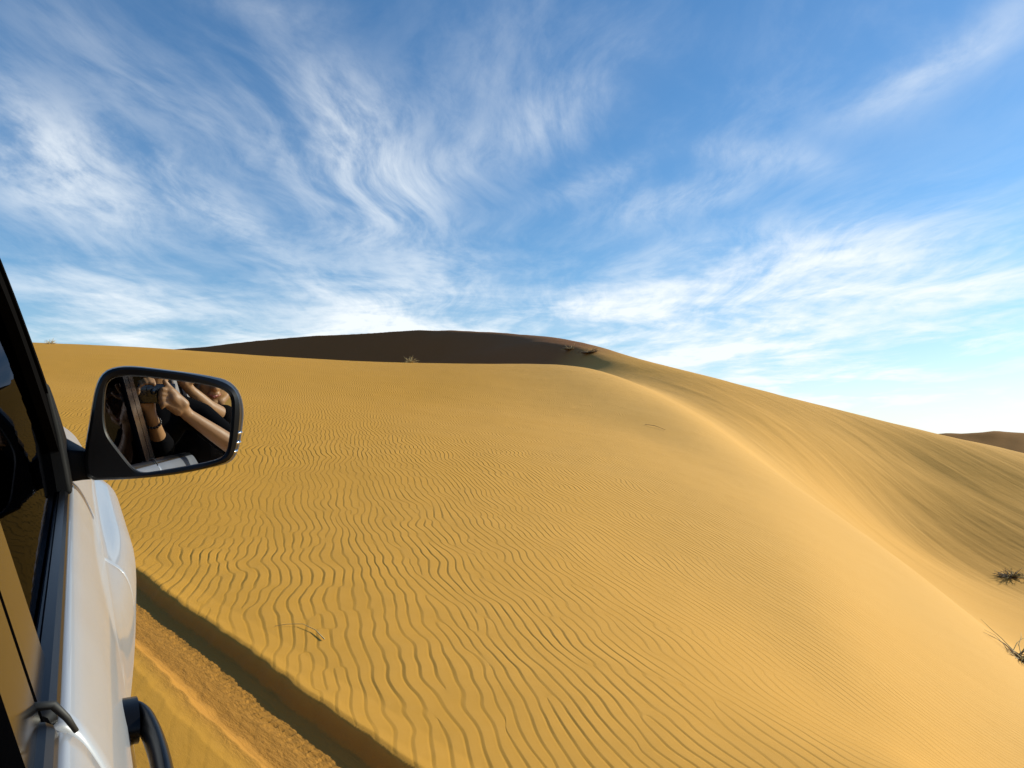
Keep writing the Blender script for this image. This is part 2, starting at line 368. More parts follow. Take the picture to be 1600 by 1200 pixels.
# split in two sheets along the hollow behind the near slope
KH = np.exp(KR[6])                      # radius of the hollow for each azimuth
ih = np.clip(np.searchsorted(rows, KH), 2, NR-2)
def sheet(name, keep):
    idx = np.arange(NR*nA).reshape(NR, nA)
    q = np.stack([idx[:-1, :-1], idx[:-1, 1:], idx[1:, 1:], idx[1:, :-1]], -1)
    q = q[keep].reshape(-1, 4)
    used = np.zeros(NR*nA, bool); used[q.ravel()] = True
    remap = np.cumsum(used)-1
    q = remap[q]; nv = int(used.sum()); nf = len(q)
    me = bpy.data.meshes.new(name)
    me.vertices.add(nv); co = np.stack([X2.ravel()[used], Y2.ravel()[used], Z2.ravel()[used]], -1).astype(np.float32)
    me.vertices.foreach_set('co', co.ravel())
    me.loops.add(nf*4); me.loops.foreach_set('vertex_index', q.astype(np.int32).ravel())
    me.polygons.add(nf); me.polygons.foreach_set('loop_start', (np.arange(nf)*4).astype(np.int32))
    me.update(calc_edges=True); me.shade_smooth()
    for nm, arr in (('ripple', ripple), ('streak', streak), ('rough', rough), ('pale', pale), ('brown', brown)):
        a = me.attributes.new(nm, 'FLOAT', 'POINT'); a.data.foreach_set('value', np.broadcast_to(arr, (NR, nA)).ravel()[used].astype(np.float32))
    me.materials.append(SAND); me.validate()
    me.normals_split_custom_set_from_vertices(NRM.reshape(-1, 3)[used].astype(np.float32))
    o = bpy.data.objects.new(name, me); COL.objects.link(o); return o
ri = np.arange(NR-1)[:, None]; lim = np.minimum(ih[:-1], ih[1:])[None, :]
near = np.broadcast_to(ri < lim, (NR-1, nA-1))
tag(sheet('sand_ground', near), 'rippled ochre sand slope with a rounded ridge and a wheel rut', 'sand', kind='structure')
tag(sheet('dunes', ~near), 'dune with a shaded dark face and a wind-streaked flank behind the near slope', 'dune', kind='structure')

# low dunes on the horizon beyond the flank
def distant():
    nx, ny = 260, 40; vs = []; c0 = np.array([95., 235.]); dx = n3([.80, -.60])[:2] if False else np.array([.83, -.56]); dy = np.array([.56, .83])
    for j in range(ny):
        for i in range(nx):
            a = (i/(nx-1)-.32)*330; b = (j/(ny-1)-.35)*80
            p = c0 + dx*a + dy*b
            ridge = 8.6 + 1.3*float(fbm(np.array(a/38.), np.array(.3), 3, 91)) 
            k = b + 5*float(fbm(np.array(a/17.), np.array(b/60.), 3, 93))
            hgt = ridge*(max(0, 1-abs(k)/(26 if k < 0 else 46)))**1.1 + .9*float(fbm(np.array(a/14.+b/30.), np.array(b/40.), 3, 97))
            vs.append((p[0], p[1], -5.6 + hgt + .5*float(fbm(np.array(a/9.), np.array(b/9.), 2, 95))))
    fs = [(j*nx+i, j*nx+i+1, (j+1)*nx+i+1, (j+1)*nx+i) for j in range(ny-1) for i in range(nx-1)]
    o = mesh_obj('distant_dunes', vs, fs, SAND); a = o.data.attributes.new('brown', 'FLOAT', 'POINT'); a.data.foreach_set('value', np.full(len(vs), .75, np.float32)); return o
tag(distant(), 'low dark brown dunes on the horizon', 'dune', kind='structure')
# ------------------------------------------------------------------ the car
F0, R0, U0 = .35, -.90, -1.351
CARM = Matrix(((AR[0], AF[0], AU[0], 0), (AR[1], AF[1], AU[1], 0), (AR[2], AF[2], AU[2], 0), (0, 0, 0, 1)))
CARM.translation = Vector(car(F0, R0, U0))
CARI = CARM.inverted()
truck = tag(empty('off_road_car', CARM), 'pearl white four-wheel-drive car seen along its side from the rear window, black door mirror', 'car')
def lc(F, R, U): return np.array([R - R0 + .0105, F - F0, U - U0])
def mirrored(v): return [np.array([-p[0], p[1], p[2]]) for p in v]
def sm(a, b, x): t = min(1, max(0, (x-a)/(b-a))); return t*t*(3-2*t)
AXF, AXR, AXU = 2.20, -.55, -.985
def flare(F):
    f = (.25*sm(.7, 1.5, F)+.75*sm(1.05, 1.95, F))*(1-sm(2.55, 2.95, F)) + sm(-1.0, -.85, F)*0 + sm(-1.12, -.85, F)*(1-sm(-.30, .02, F))
    return f
def profile(F):
    f = flare(F); Rm = .058 + .066*f
    P = [(-.034, -.222), (-.012, -.2075), (-.003, -.2105), (.006, -.222), (.020, -.250), (.034, -.290), (.0445, -.328), (.048, -.343),
         (.050 + .045*f, -.372 + .004*f), (Rm - .005, -.415), (Rm, -.48), (Rm, -.56), (Rm-.012, -.68), (Rm-.020, -.80), (.035+.03*f, -.93), (.0, -.985)]
    if F > 1.50:      # the front wing rolls over into the bonnet
        g = sm(1.50, 1.62, F); dz = -.012*sm(2.3, 3.0, F)
        top = [(-.105, -.165), (-.060, -.178), (-.030, -.198), (-.004, -.222), (.014, -.250), (.033, -.286)]
        P = [(a[0]*(1-g)+b[0]*g, a[1]*(1-g)+(b[1]+dz)*g) for a, b in zip(P[:6], top)] + P[6:]
    nose = sm(2.75, 3.02, F)
    P = [(r - .10*nose*nose - .02*nose, u - (.05*nose*nose if u > -.6 else 0)) for r, u in P]
    lim = -9
    for c in (AXF, AXR):
        if abs(F-c) < .455: lim = max(lim, AXU + math.sqrt(.455**2-(F-c)**2))
    return [(r, max(u, lim)) for r, u in P]
def cat(P, k=4):
    P = [np.array(p) for p in P]; out = []
    for i in range(len(P)-1):
        a, b, c, d = P[max(i-1, 0)], P[i], P[i+1], P[min(i+2, len(P)-1)]
        for j in range(k):
            t = j/k
            out.append(.5*((2*b)+(c-a)*t+(2*a-5*b+4*c-d)*t*t+(3*b-a-3*c+d)*t**3))
    out.append(P[-1]); return out
def side_panel(name, Fa, Fb, side, parent=truck):
    n = max(6, int((Fb-Fa)/.03)); st = [(Fa, .035), (Fa, .006), (Fa+.0012, .0022), (Fa+.0045, 0)]
    st += [(F, 0) for F in np.linspace(Fa+.02, Fb-.02, n)]
    st += [(Fb-.0045, 0), (Fb-.0012, .0022), (Fb, .006), (Fb, .035)] if Fb < 1 else [(Fb-.0012, 0), (Fb-.0004, .0004), (Fb, .0012), (Fb, .035)]
    if Fa > 1: st[:4] = [(Fa, .035), (Fa, .0012), (Fa+.0004, .0004), (Fa+.0012, 0)]
    v = []; m_ = 0
    for F, ins in st:
        q = cat(profile(F)); m_ = len(q)
        v += [lc(F, r-ins, u-ins*.3) for r, u in q]
    f = [(i*m_+j, i*m_+j+1, (i+1)*m_+j+1, (i+1)*m_+j) for i in range(len(st)-1) for j in range(m_-1)]
    if side < 0: v = mirrored(v)
    return mesh_obj(name, v, f, PAINT, parent, sharp=50)
doors = {}
for s in (1, -1):
    side_panel('front_fender', 1.4995, 3.02, s)
    doors[s] = side_panel('front_door', .497, 1.497, s)
    doors[s, 'r'] = side_panel('rear_door', -.62, .491, s)
    side_panel('rear_fender', -1.55, -.626, s)
D1, D2 = doors[1], doors[1, 'r']
# bonnet
b = MB(); st = np.linspace(1.66, 3.0, 18); rings = []
for F in st:
    nose = sm(2.6, 3.0, F); e = -.108
    rings.append([lc(F, e + (-1.8-2*e)*t, -.168 - .012*sm(2.3, 3, F) - .05*nose**2 + .05*math.sin(math.pi*t)**.7 + (.012 if abs(t-.5) < .28 else 0)) for t in np.linspace(0, 1, 25)])
b.loft(rings, close=False, cap=False)
hood = b.build('bonnet', PAINT, truck)
MB().box(lc(2.35, -.045, -.178), (.008, .012, .006)).build('washer_nozzle', BLACK_PLASTIC, truck, bevel=.003)
# nose, bumpers, lamps
b = MB(); b.loft([[lc(F, R0 + k*x, u) for x, u in ((-.80, -.34), (.80, -.34), (.82, -.62), (-.82, -.62))] for F, k in ((2.92, 1), (3.03, .97))])
b.build('front_panel', PAINT, truck, bevel=.02)
b = MB()
for i in range(4): b.box(lc(3.045, R0, -.37-.05*i), (.40, .012, .014))
b.build('grille', CHROME, truck, bevel=.004)
b = MB(); b.loft([[lc(F, R0 + k*x, u) for x, u in ((-.88, -.62), (.88, -.62), (.88, -.90), (-.88, -.90))] for F, k in ((2.72, 1), (3.02, 1), (3.10, .9))])
b.build('front_bumper', PAINT, truck, bevel=.03)
b = MB(); b.loft([[lc(F, R0 + k*x, u) for x, u in ((-.86, -.55), (.86, -.55), (.86, -.92), (-.86, -.92))] for F, k in ((-1.66, .92), (-1.60, 1), (-1.50, 1))])
b.build('rear_bumper', BLACK_PLASTIC, truck, bevel=.03)
MB().box(lc(-1.53, R0, -.40), (.82, .03, .22)).build('tailgate', PAINT, truck, bevel=.02)
for s in (1, -1):
    MB().box(lc(3.035, R0 + s*.62, -.42), (.17, .03, .065)).build('headlight', LAMP, truck, bevel=.02)
    MB().box(lc(-1.565, R0 + s*.78, -.38), (.06, .02, .14)).build('tail_light', RED, truck, bevel=.01)
# underbody and cabin
b = MB(); b.box(lc(.7, R0, -.90), (.80, 2.15, .06)); b.box(lc(2.3, R0, -.55), (.62, .55, .28))
b.build('underbody', RUBBER, truck)
b = MB(); b.box(lc(.35, R0 + .775, -.55), (.012, 1.2, .32)); b.box(lc(.35, R0 - .775, -.55), (.012, 1.2, .32)); b.box(lc(.3, R0, -.80), (.77, 1.25, .03))
b.box(lc(1.52, R0, -.30), (.77, .16, .12)); b.box(lc(-1.30, R0, -.55), (.77, .02, .30))
b.build('cabin_lining', DARK_INTERIOR, truck, bevel=.015)
for R_ in (-.50, -1.30):
    b = MB(); b.box(lc(.72, R_, -.60), (.24, .26, .10)); b.box(lc(.44, R_, -.30), (.23, .06, .30)); t = b.build('front_seat', DARK_INTERIOR, truck, bevel=.05)
    MB().box(lc(.40, R_, .09), (.13, .05, .09)).build('headrest', SEAT, t, bevel=.04)
b = MB(); b.box(lc(-.55, R0, -.62), (.68, .24, .10)); b.box(lc(-.86, R0, -.32), (.68, .07, .28)); t = b.build('rear_bench', DARK_INTERIOR, truck, bevel=.05)
for R_ in (-.55, -1.25): MB().box(lc(-.90, R_, .05), (.13, .05, .08)).build('headrest', SEAT, t, bevel=.04)
b = MB(); a = np.linspace(0, 2*math.pi, 25)
b.tube([lc(1.20, -1.30 + .18*math.cos(q), -.12 + .18*math.sin(q)) for q in a], .014, 8); b.box(lc(1.22, -1.30, -.12), (.17, .012, .025))
b.build('steering_wheel', RUBBER, truck)
# glasshouse: the side leans inwards
def SR(U): h = U + .2; return -.011 - .18*h - .26*h*abs(h)
EC = [(1.98, -.212), (1.80, -.180), (1.624, -.135), (1.53, -.099), (1.44, -.065), (1.368, -.028), (1.262, .039), (1.189, .102), (1.155, .133), (1.05, .20), (.90, .265), (.70, .318), (.40, .350), (0, .358), (-.5, .350), (-.95, .325), (-1.15, .29)]
EC = [tuple(p) for p in cat(EC, 4)]
def strip(name, A, Bq, m_, parent, off=0., th=.035, sides=(1,), **kw):
    """band on the leaning side plane between two polylines in (F, U)"""
    for s in sides:
        rings = []
        for (fa, ua), (fb, ub) in zip(A, Bq):
            rings.append([lc(fa, SR(ua)+off, ua), lc(fb, SR(ub)+off, ub), lc(fb, SR(ub)+off-th, ub), lc(fa, SR(ua)+off-th, ua)])
        mb = MB().loft(rings)
        if s < 0: mb.v = mirrored(mb.v)
        o = mb.build(name, m_, parent, sharp=40, **kw)
    return o
def offset(P, d):
    out = []
    for i, p in enumerate(P):
        q0, q1 = P[max(i-1, 0)], P[min(i+1, len(P)-1)]; t = np.array(q1)-np.array(q0); t /= np.linalg.norm(t)
        out.append((p[0] - t[1]*-d*-1 if False else p[0] + t[1]*-d*-1, p[1] - t[0]*-d))
    return out
def inward(P, d):
    out = []
    for i, p in enumerate(P):
        q0, q1 = P[max(i-1, 0)], P[min(i+1, len(P)-1)]; t = np.array(q1)-np.array(q0); t /= np.linalg.norm(t)
        n_ = np.array([-t[1], t[0]])           # polyline runs rearwards and up: inside is rearwards and down
        if n_[1] > 0 and abs(n_[1]) > .2 or n_[0] > 0 and abs(n_[1]) <= .2: n_ = -n_
        q = np.array(p) + n_*d; out.append((q[0], max(q[1], -.200)))
    return out
A_out = EC; A_mid = inward(EC, .030); A_in = inward(EC, .105)
for s in (1, -1):
    strip('roof_pillar', A_out, A_mid, FRAME_BLACK, truck, off=0, th=.05, sides=(s,))
    strip('door_frame', inward(EC, .034), A_in, FRAME_BLACK, doors[s], off=-.004, th=.035, sides=(s,))
    # centre pillar in two halves, then rear pillar
    top = .29
    strip('door_frame', [(.585, -.205), (.57, .27)], [(.500, -.205), (.49, .27)], PILLAR_GLOSS, doors[s], off=-.008, sides=(s,))
    strip('door_frame', [(.490, -.205), (.48, .27)], [(.41, -.205), (.40, .27)], PILLAR_GLOSS, doors[s, 'r'], off=-.008, sides=(s,))
    strip('rear_pillar', [(-.66, -.205), (-.66, .30)], [(-.86, -.205), (-.86, .30)], PAINT, truck, off=-.004, sides=(s,))
    strip('rear_pillar', [(-1.30, -.205), (-1.10, .31)], [(-1.54, -.215), (-1.17, .285)], PAINT, truck, off=-.004, sides=(s,))
    def pane(name, P, parent, off):
        v = [lc(f, SR(u)+off, u) for f, u in P]
        if s < 0: v = mirrored(v)
        vv = v + [p - np.array([s*.004, 0, 0]) for p in v]; k = len(v)
        return mesh_obj(name, vv, [tuple(range(k)), tuple(range(k, 2*k))[::-1]] + [(i, (i+1) % k, k+(i+1) % k, k+i) for i in range(k)], GLASS, parent, smooth=False)
    inn = [p for p in A_in if .59 < p[0] and p[1] > -.2]
    pane('window_glass', [(.57, -.215)] + [(1.74, -.215)] + inn + [(.57, .26)], doors[s], -.016)
    pane('quarter_glass', [(-.86, -.21), (-1.32, -.21), (-1.12, .29), (-.86, .30)][::-1], truck, -.020)
    if s < 0: pane('window_glass', [(-.66, -.21), (.42, -.21), (.42, .26), (-.66, .28)], doors[s, 'r'], -.020)
# windscreen, roof, rear window
b = MB(); rows_ = [p for p in EC if p[0] > .72][::2]
b.loft([[lc(f - .01 + .10*math.sin(math.pi*t), (SR(u)-.03)*(1-t) + (-1.8-SR(u)+.03)*t, u - .006 + .012*math.sin(math.pi*t)) for t in np.linspace(0, 1, 17)] for f, u in rows_], close=False, cap=False)
b.build('windscreen', GLASS, truck)
b = MB(); rows_ = [p for p in EC if p[0] <= .74][::2]
b.loft([[lc(f + .10*math.sin(math.pi*t)*sm(.2, .74, f), (SR(u)-.02)*(1-t) + (-1.8-SR(u)+.02)*t, u + .006 + .05*math.sin(math.pi*t)**.8) for t in np.linspace(0, 1, 17)] for f, u in rows_], close=False, cap=False)
b.build('roof', PAINT, truck)
b = MB(); b.loft([[lc(f, (SR(u)-.10)*(1-t) + (-1.8-SR(u)+.10)*t, u) for t in np.linspace(0, 1, 9)] for f, u in ((-1.17, .29), (-1.36, .05), (-1.52, -.20))], close=False, cap=False)
b.build('rear_window', GLASS, truck)
# belt mouldings: ribbed black rubber between glass and sheet metal
def moulding(Fa, Fb, parent, s):
    sec = [(-.036, -.214), (-.036, -.199), (-.033, -.196), (-.029, -.196), (-.0275, -.200), (-.0255, -.200), (-.024, -.197), (-.0165, -.1975), (-.0125, -.200), (-.0105, -.204), (-.0108, -.212)]
    rings = [[lc(F, r - i, u - i*.8) for r, u in sec] for F, i in ((Fa, .004), (Fa+.003, .001), (Fa+.012, 0), (Fb-.012, 0), (Fb-.003, .001), (Fb, .004))]
    mb = MB().loft(rings)
    if s < 0: mb.v = mirrored(mb.v)
    return mb.build('belt_moulding', GLOSS_BLACK, parent, sharp=25)
for s in (1, -1):
    moulding(.501, 1.70, doors[s], s); moulding(-.60, .487, doors[s, 'r'], s)
# rubber lip curling over the door seam
MB().tube([lc(.496, -.033, -.203), lc(.494, -.031, -.195), lc(.493, -.024, -.1925), lc(.493, -.014, -.193), lc(.494, -.007, -.202), lc(.495, -.002, -.211)], [.002, .0026, .0026, .0026, .002, .0015], 8).build('seal', RUBBER, D1)
# pull handles
def handle(Fc, parent, s):
    pts = [(.125, .036), (.119, .046), (.100, .055), (.05, .060), (0, .061), (-.05, .060), (-.100, .055), (-.119, .046), (-.125, .036)]
    rings = []
    for k, (df, r) in enumerate(cat(pts, 3)):
        h_ = .017 - .004*abs(df)/.125; t_ = .0072
        rings.append([lc(Fc+df, r + t_*math.cos(q), -.318 + h_*math.sin(q)) for q in np.linspace(0, 2*math.pi, 14, endpoint=False)])
    mb = MB().loft(rings)
    cup = []
    for i in range(9):
        a_ = i/8*math.pi
    for df in (.105, -.105):
        mb.loft([[lc(Fc+df+.032*math.cos(q), r + .0, -.318+.017*math.sin(q)) for q in np.linspace(0, 2*math.pi, 14, endpoint=False)] for r in (.030, .0475, .050)])
    if s < 0: mb.v = mirrored(mb.v)
    return mb.build('handle', GLOSS_BLACK, parent, sharp=50)
for s in (1, -1): handle(.645, doors[s], s); handle(-.30, doors[s, 'r'], s)
# wheels
def wheel(F, s):
    c = lc(F, 0, AXU); c[0] = s*.80
    pr = [(.21, -.10), (.30, -.115), (.355, -.105), (.372, -.08), (.375, 0), (.372, .08), (.355, .105), (.30, .115), (.21, .10)]
    n = 40
    v = [c + np.array([s*w_, r*math.cos(q), r*math.sin(q)]) for q in np.linspace(0, 2*math.pi, n, endpoint=False) for r, w_ in pr]
    k = len(pr); f = [(i*k+j, i*k+j+1, ((i+1) % n)*k+j+1, ((i+1) % n)*k+j) for i in range(n) for j in range(k-1)]
    t = mesh_obj('wheel', v, f, TYRE, truck, sharp=50)
    mb = MB()
    for i in range(6):
        q = i*math.pi/3; d = np.array([0, math.cos(q), math.sin(q)]); e = np.array([0, -math.sin(q), math.cos(q)])
        mb.box(c + d*.13 + np.array([s*.07, 0, 0]), (.10, .028, .016), (d, e, np.array([1., 0, 0])))
    mb.tube([c + np.array([s*.0, 0, 0]), c + np.array([s*.09, 0, 0])], .055, 16)
    mb.loft([[c + np.array([s*w_, r*math.cos(q), r*math.sin(q)]) for q in np.linspace(0, 2*math.pi, 32, endpoint=False)] for r, w_ in ((.215, .10), (.205, .09), (.195, -.09), (.215, -.10))], cap=False)
    mb.build('rim', CHROME, t, bevel=.004)
for F in (AXF, AXR):
    for s in (1, -1): wheel(F, s)

# ------------------------------------------------------------------ door mirror
MC = ray(265, 660)*1.33
MN = n3(-AF - n3(ray(424, 678)))            # the glass looks back along the side of the car
def on_plane(u, v, lift=0.):
    d = ray(u, v); t = (MC @ MN)/(d @ MN); return d*t + MN*lift
def resample(P, n):
    P = np.array(P, float); Q = np.vstack([cat([P[-1], *P, P[0], P[1]], 6)])[6:-6]
    L_ = np.concatenate([[0], np.cumsum(np.linalg.norm(np.diff(Q, axis=0), axis=1))]); t = np.linspace(0, L_[-1], n, endpoint=False)
    return np.stack([np.interp(t, L_, Q[:, 0]), np.interp(t, L_, Q[:, 1])], -1)
OUT = [(131, 735), (132, 700), (139, 655), (147, 610), (157, 586), (174, 574.5), (205, 571.5), (260, 577.5), (315, 585), (350, 593), (367, 605), (376, 622), (379.5, 645), (377, 672), (373, 697), (365, 716), (352, 725.5), (318, 734), (268, 743), (208, 749), (160, 751), (138, 750)]
GLS = [(163, 640), (165, 610), (170, 596), (184, 589), (215, 588), (270, 594), (325, 602), (352, 611), (361, 624), (361.5, 650), (358, 688), (352, 709), (335, 719), (290, 728.5), (240, 737), (222, 738), (208, 731), (188, 707), (170, 682), (164, 662)]
NO = 96
OUT = resample(OUT, NO); GLS = resample(GLS, NO)
# start both outlines at the top left corner so that the loft does not twist
OUT = np.roll(OUT, -np.argmin(np.hypot(OUT[:, 0]-160, OUT[:, 1]-582)), 0); GLS = np.roll(GLS, -np.argmin(np.hypot(GLS[:, 0]-172, GLS[:, 1]-594)), 0)
if False: pass
# pair by angle round the glass centre
def by_angle(P, c, n=NO):
    a = np.unwrap(np.arctan2(P[:, 1]-c[1], P[:, 0]-c[0])); o = np.argsort(a); a = a[o]; P = P[o]
    q = np.linspace(-math.pi, math.pi, n, endpoint=False); aa = np.concatenate([a-2*math.pi, a, a+2*math.pi]); PP = np.vstack([P]*3)
    o = np.argsort(aa); return np.stack([np.interp(q, aa[o], PP[o, 0]), np.interp(q, aa[o], PP[o, 1])], -1)
cG = np.array([262., 662.]); OUT, GLS = by_angle(OUT, cG), by_angle(GLS, cG)
to_car = lambda P: np.array(CARI @ Vector(P))
inset = np.where((OUT[:, :1] > 330) & (OUT[:, 1:] < 715), .855, .935); inset = np.convolve(np.pad(inset[:, 0], 6, mode='wrap'), np.ones(13)/13, 'valid')[:, None]
def ring(P, lift, k=1.0): return [to_car(on_plane(*(cG + (p-cG)*k), lift)) for p in P]
INN = cG + (OUT-cG)*inset; INN = np.where(np.linalg.norm(INN-cG, axis=1, keepdims=True) < np.linalg.norm(GLS-cG, axis=1, keepdims=True)*1.045, cG + (GLS-cG)*1.045, INN)
b = MB(); b.loft([ring(GLS, -.004), ring(GLS, .009), ring(cG+(GLS-cG)*1.025, .012), ring(INN, .013), ring(cG+(INN-cG)*.4+(OUT-cG)*.6, .009), ring(OUT, -.010), ring(OUT, -.040, .995), ring(OUT, -.046, .97)], cap=False)
mirror_part = b.build('side_mirror', GLOSS_BLACK, truck, sharp=35)
b = MB(); v = ring(GLS, 0, 1.01); vb = ring(GLS, -.006, 1.01)
b.loft([vb, v]); b.build('mirror_glass', MIRROR, mirror_part, smooth=False)
CAPO = OUT + np.where(OUT[:, :1] > 340, 1.0, 0)*np.array([2.2, 0])
b = MB(); b.loft([ring(CAPO, -.014, .985), ring(CAPO, -.014, 1.0), ring(CAPO, -.030, 1.01), ring(CAPO, -.070, .97), ring(CAPO, -.105, .82), ring(CAPO, -.125, .5)])
b.build('mirror_cap', PAINT, mirror_part, sharp=50)
for (u, v_) in ((371.5, 677), (369.5, 692), (364.5, 706)):
    mb = MB(); c0 = on_plane(u-6.5, v_+1, .004); c1 = on_plane(u+5.5, v_-1.5, -.002)
    mb.tube([to_car(c0), to_car(.5*(c0+c1)+MN*.004), to_car(c1)], [.0028, .0032, .0030], 10)
    mb.build('fin', CHROME, mirror_part)
# arm and triangular foot on the door
a0 = [on_plane(u, v_, l) for u, v_, l in ((150, 708, -.012), (150, 750, -.012), (150, 750, -.075), (150, 708, -.075))]
a1 = [on_plane(u, v_, l) for u, v_, l in ((128, 705, -.006), (128, 751, -.004), (126, 751, -.075), (126, 705, -.075))]
a2 = [car(1.50, -.020, -.128), car(1.475, -.012, -.204), car(1.60, -.012, -.204), car(1.62, -.020, -.128)]
a2 = [on_plane(103, 703, 0)*1.0, on_plane(103, 755, 0)*1.0, car(1.62, -.01, -.204), car(1.62, -.015, -.135)]
MB().loft([[to_car(p) for p in r] for r in (a0, a1, a2)]).build('mirror_arm', BLACK_PLASTIC, mirror_part, bevel=.006)
strip('mirror_foot', [(1.84, -.203), (1.62, -.14), (1.50, -.095), (1.41, -.055)], [(1.34, -.203), (1.345, -.17), (1.35, -.11), (1.34, -.03)], BLACK_PLASTIC, D1, off=.004, th=.05, bevel=.006)

# ------------------------------------------------------------------ people, seen in the mirror
def virt(u, v, L_):                     # where a thing seen in the mirror really stands
    p = n3(ray(u, v))*L_; return p - 2*((p-MC) @ MN)*MN
def ball(mb, c, r, ax=None, n=14):
    c = np.array(c, float); r = np.array([r]*3 if isinstance(r, (int, float)) else r, float); ax = ax if ax is not None else np.eye(3)
    rings = [[c + ax.T @ (r*np.array([math.sin(a)*math.cos(q), math.sin(a)*math.sin(q), math.cos(a)])) for q in np.linspace(0, 2*math.pi, n, endpoint=False)] for a in np.linspace(.08, math.pi-.08, n//2+2)]
    mb.loft(rings)
def limb(mb, pts, rr, n=14):
    pts = [np.array(p, float) for p in pts]
    for i in range(len(pts)-1): mb.tube([pts[i], pts[i+1]], [rr[i], rr[i+1]], n)
    for p, r in zip(pts, rr): ball(mb, p, r*.995, n=n)
def solid(mb, name, m_, parent, voxel, smooth_it=4, loc=(0, 0, 0)):
    me = bpy.data.meshes.new('tmp'); me.from_pydata([tuple(p) for p in mb.v], [], mb.f)
    bm = bmesh.new(); bm.from_mesh(me); bmesh.ops.recalc_face_normals(bm, faces=bm.faces[:]); bm.to_mesh(me); bm.free()
    t = bpy.data.objects.new('tmp', me); COL.objects.link(t)
    r = t.modifiers.new('r', 'REMESH'); r.mode = 'VOXEL'; r.voxel_size = voxel
    k = t.modifiers.new('s', 'SMOOTH'); k.iterations = smooth_it; k.factor = .5
    dg = bpy.context.evaluated_depsgraph_get(); out = bpy.data.meshes.new_from_object(t.evaluated_get(dg))
    bpy.data.objects.remove(t); out.name = name
    out.transform(Matrix.Translation(-Vector(loc))); out.materials.clear(); out.materials.append(m_); out.shade_smooth()
    o = bpy.data.objects.new(name, out); COL.objects.link(o); o.parent = parent; return o
def person(name, label, pelvis):
    return tag(empty(name, Matrix.Translation(Vector(pelvis))), label, 'person')
def head_shapes(mb, hair, lips, eyes, c, face, up):
    """c: centre of the head; face: direction it looks"""
    f = n3(face); u_ = n3(np.array(up) - f*(np.array(up) @ f)); r_ = np.cross(f, u_); ax = np.stack([r_, f, u_])
    P = lambda x, y, z: c + r_*x + f*y + u_*z
    ball(mb, P(0, -.012, .03), (.074, .092, .088), ax, 18); ball(mb, P(0, .018, -.03), (.064, .070, .078), ax, 18)
    ball(mb, P(0, .052, -.088), (.028, .026, .024), ax); ball(mb, P(.034, .05, -.022), (.026, .024, .024), ax); ball(mb, P(-.034, .05, -.022), (.026, .024, .024), ax)
    limb(mb, [P(0, .082, .022), P(0, .096, -.012), P(0, .102, -.026)], [.009, .011, .014], 10); ball(mb, P(.012, .093, -.028), .009); ball(mb, P(-.012, .093, -.028), .009)
    for s in (1, -1):
        ball(mb, P(s*.072, -.005, -.005), (.010, .020, .032), ax); limb(mb, [P(s*.045, .075, .034), P(s*.018, .086, .036)], [.009, .010], 8); limb(mb, [P(s*.055, .0, -.055), P(s*.03, .045, -.085)], [.028, .024], 10)
        e_ = MB(); ball(e_, P(s*.031, .074, .010), .012); eyes.append(e_)
    ball(mb, P(0, .088, -.052), (.024, .012, .016), ax)
    limb(lips, [P(-.026, .079, -.052), P(-.012, .094, -.058), P(.012, .094, -.058), P(.026, .079, -.052)], [.003, .0055, .0055, .003], 8)
    limb(lips, [P(-.024, .080, -.053), P(0, .096, -.064), P(.024, .080, -.053)], [.003, .0060, .003], 8)
    ball(hair, P(0, -.024, .042), (.083, .094, .090), ax, 20); ball(hair, P(0, .055, .092), (.062, .035, .030), ax)
    for s in (1, -1): ball(hair, P(s*.066, -.035, -.01), (.020, .050, .060), ax)
    return P
# --- the one taking the picture: both hands round the phone, elbows over the window ledge
PHV = virt(243, 615, 2.955)
pn = n3(n3(MC-PHV)*.75 + np.array([0, 1., .05])*.4); pz = n3(np.array([-.05, 0, 1.]) - pn*(np.array([-.05, 0, 1.]) @ pn)); pxx = np.cross(pn, pz)
phone_e = tag(empty('phone', Matrix(((pxx[0], pn[0], pz[0], PHV[0]), (pxx[1], pn[1], pz[1], PHV[1]), (pxx[2], pn[2], pz[2], PHV[2]), (0, 0, 0, 1)))), 'black phone held sideways in two hands, reflected in the door mirror', 'phone')
MB().box((0.004, 0, 0), (.062, .0045, .034)).build('phone_body', PHONE, phone_e, bevel=.004)
bump = MB().box((-.012, .0055, .008), (.018, .0022, .017)).build('camera_bump', PHONE, phone_e, bevel=.002)
b = MB()
b.tube([(-.008, .007, .008), (-.008, .0095, .008)], .0115, 20); b.build('lens', LENS, bump)
P1 = person('person', 'person in black with bare forearms holding up the phone, seen in the mirror', car(-.40, -.36, -.52))
loc1 = car(-.40, -.36, -.52)
body = MB(); V = virt
rw, re = V(293, 648, 3.0), V(372, 702, 3.10); lw, le = V(236, 650, 3.0), V(252, 698, 3.14)
rs, ls = V(312, 652, 3.26), V(190, 655, 3.28); neck = V(243, 606, 3.28); headc = V(240, 546, 3.24)
# right arm and hand: the back of the hand shows, knuckles round the end of the phone, thumb up
limb(body, [rs, re, .55*re+.45*rw, rw], [.042, .037, .032, .0225])
limb(body, [rw, V(282, 636, 2.98), V(270, 622, 2.96)], [.0225, .026, .024]); limb(body, [V(286, 632, 2.975), V(265, 611, 2.955)], [.022, .0165]); limb(body, [V(279, 641, 2.975), V(262, 631, 2.955)], [.021, .0155])
for (a, q, t) in (((263, 610), (254, 608.5), (250, 613)), ((262, 617), (252.5, 616), (249, 621)), ((262, 624), (253, 624), (250, 629)), ((263, 631), (255, 631.5), (253, 636))):
    limb(body, [V(*a, 2.950), V(*q, 2.940), V(*t, 2.943)], [.0102, .0094, .0080], 10)
limb(body, [V(276, 618, 2.975), V(264, 606, 2.96), V(257, 596, 2.955)], [.0145, .0120, .0092], 10)
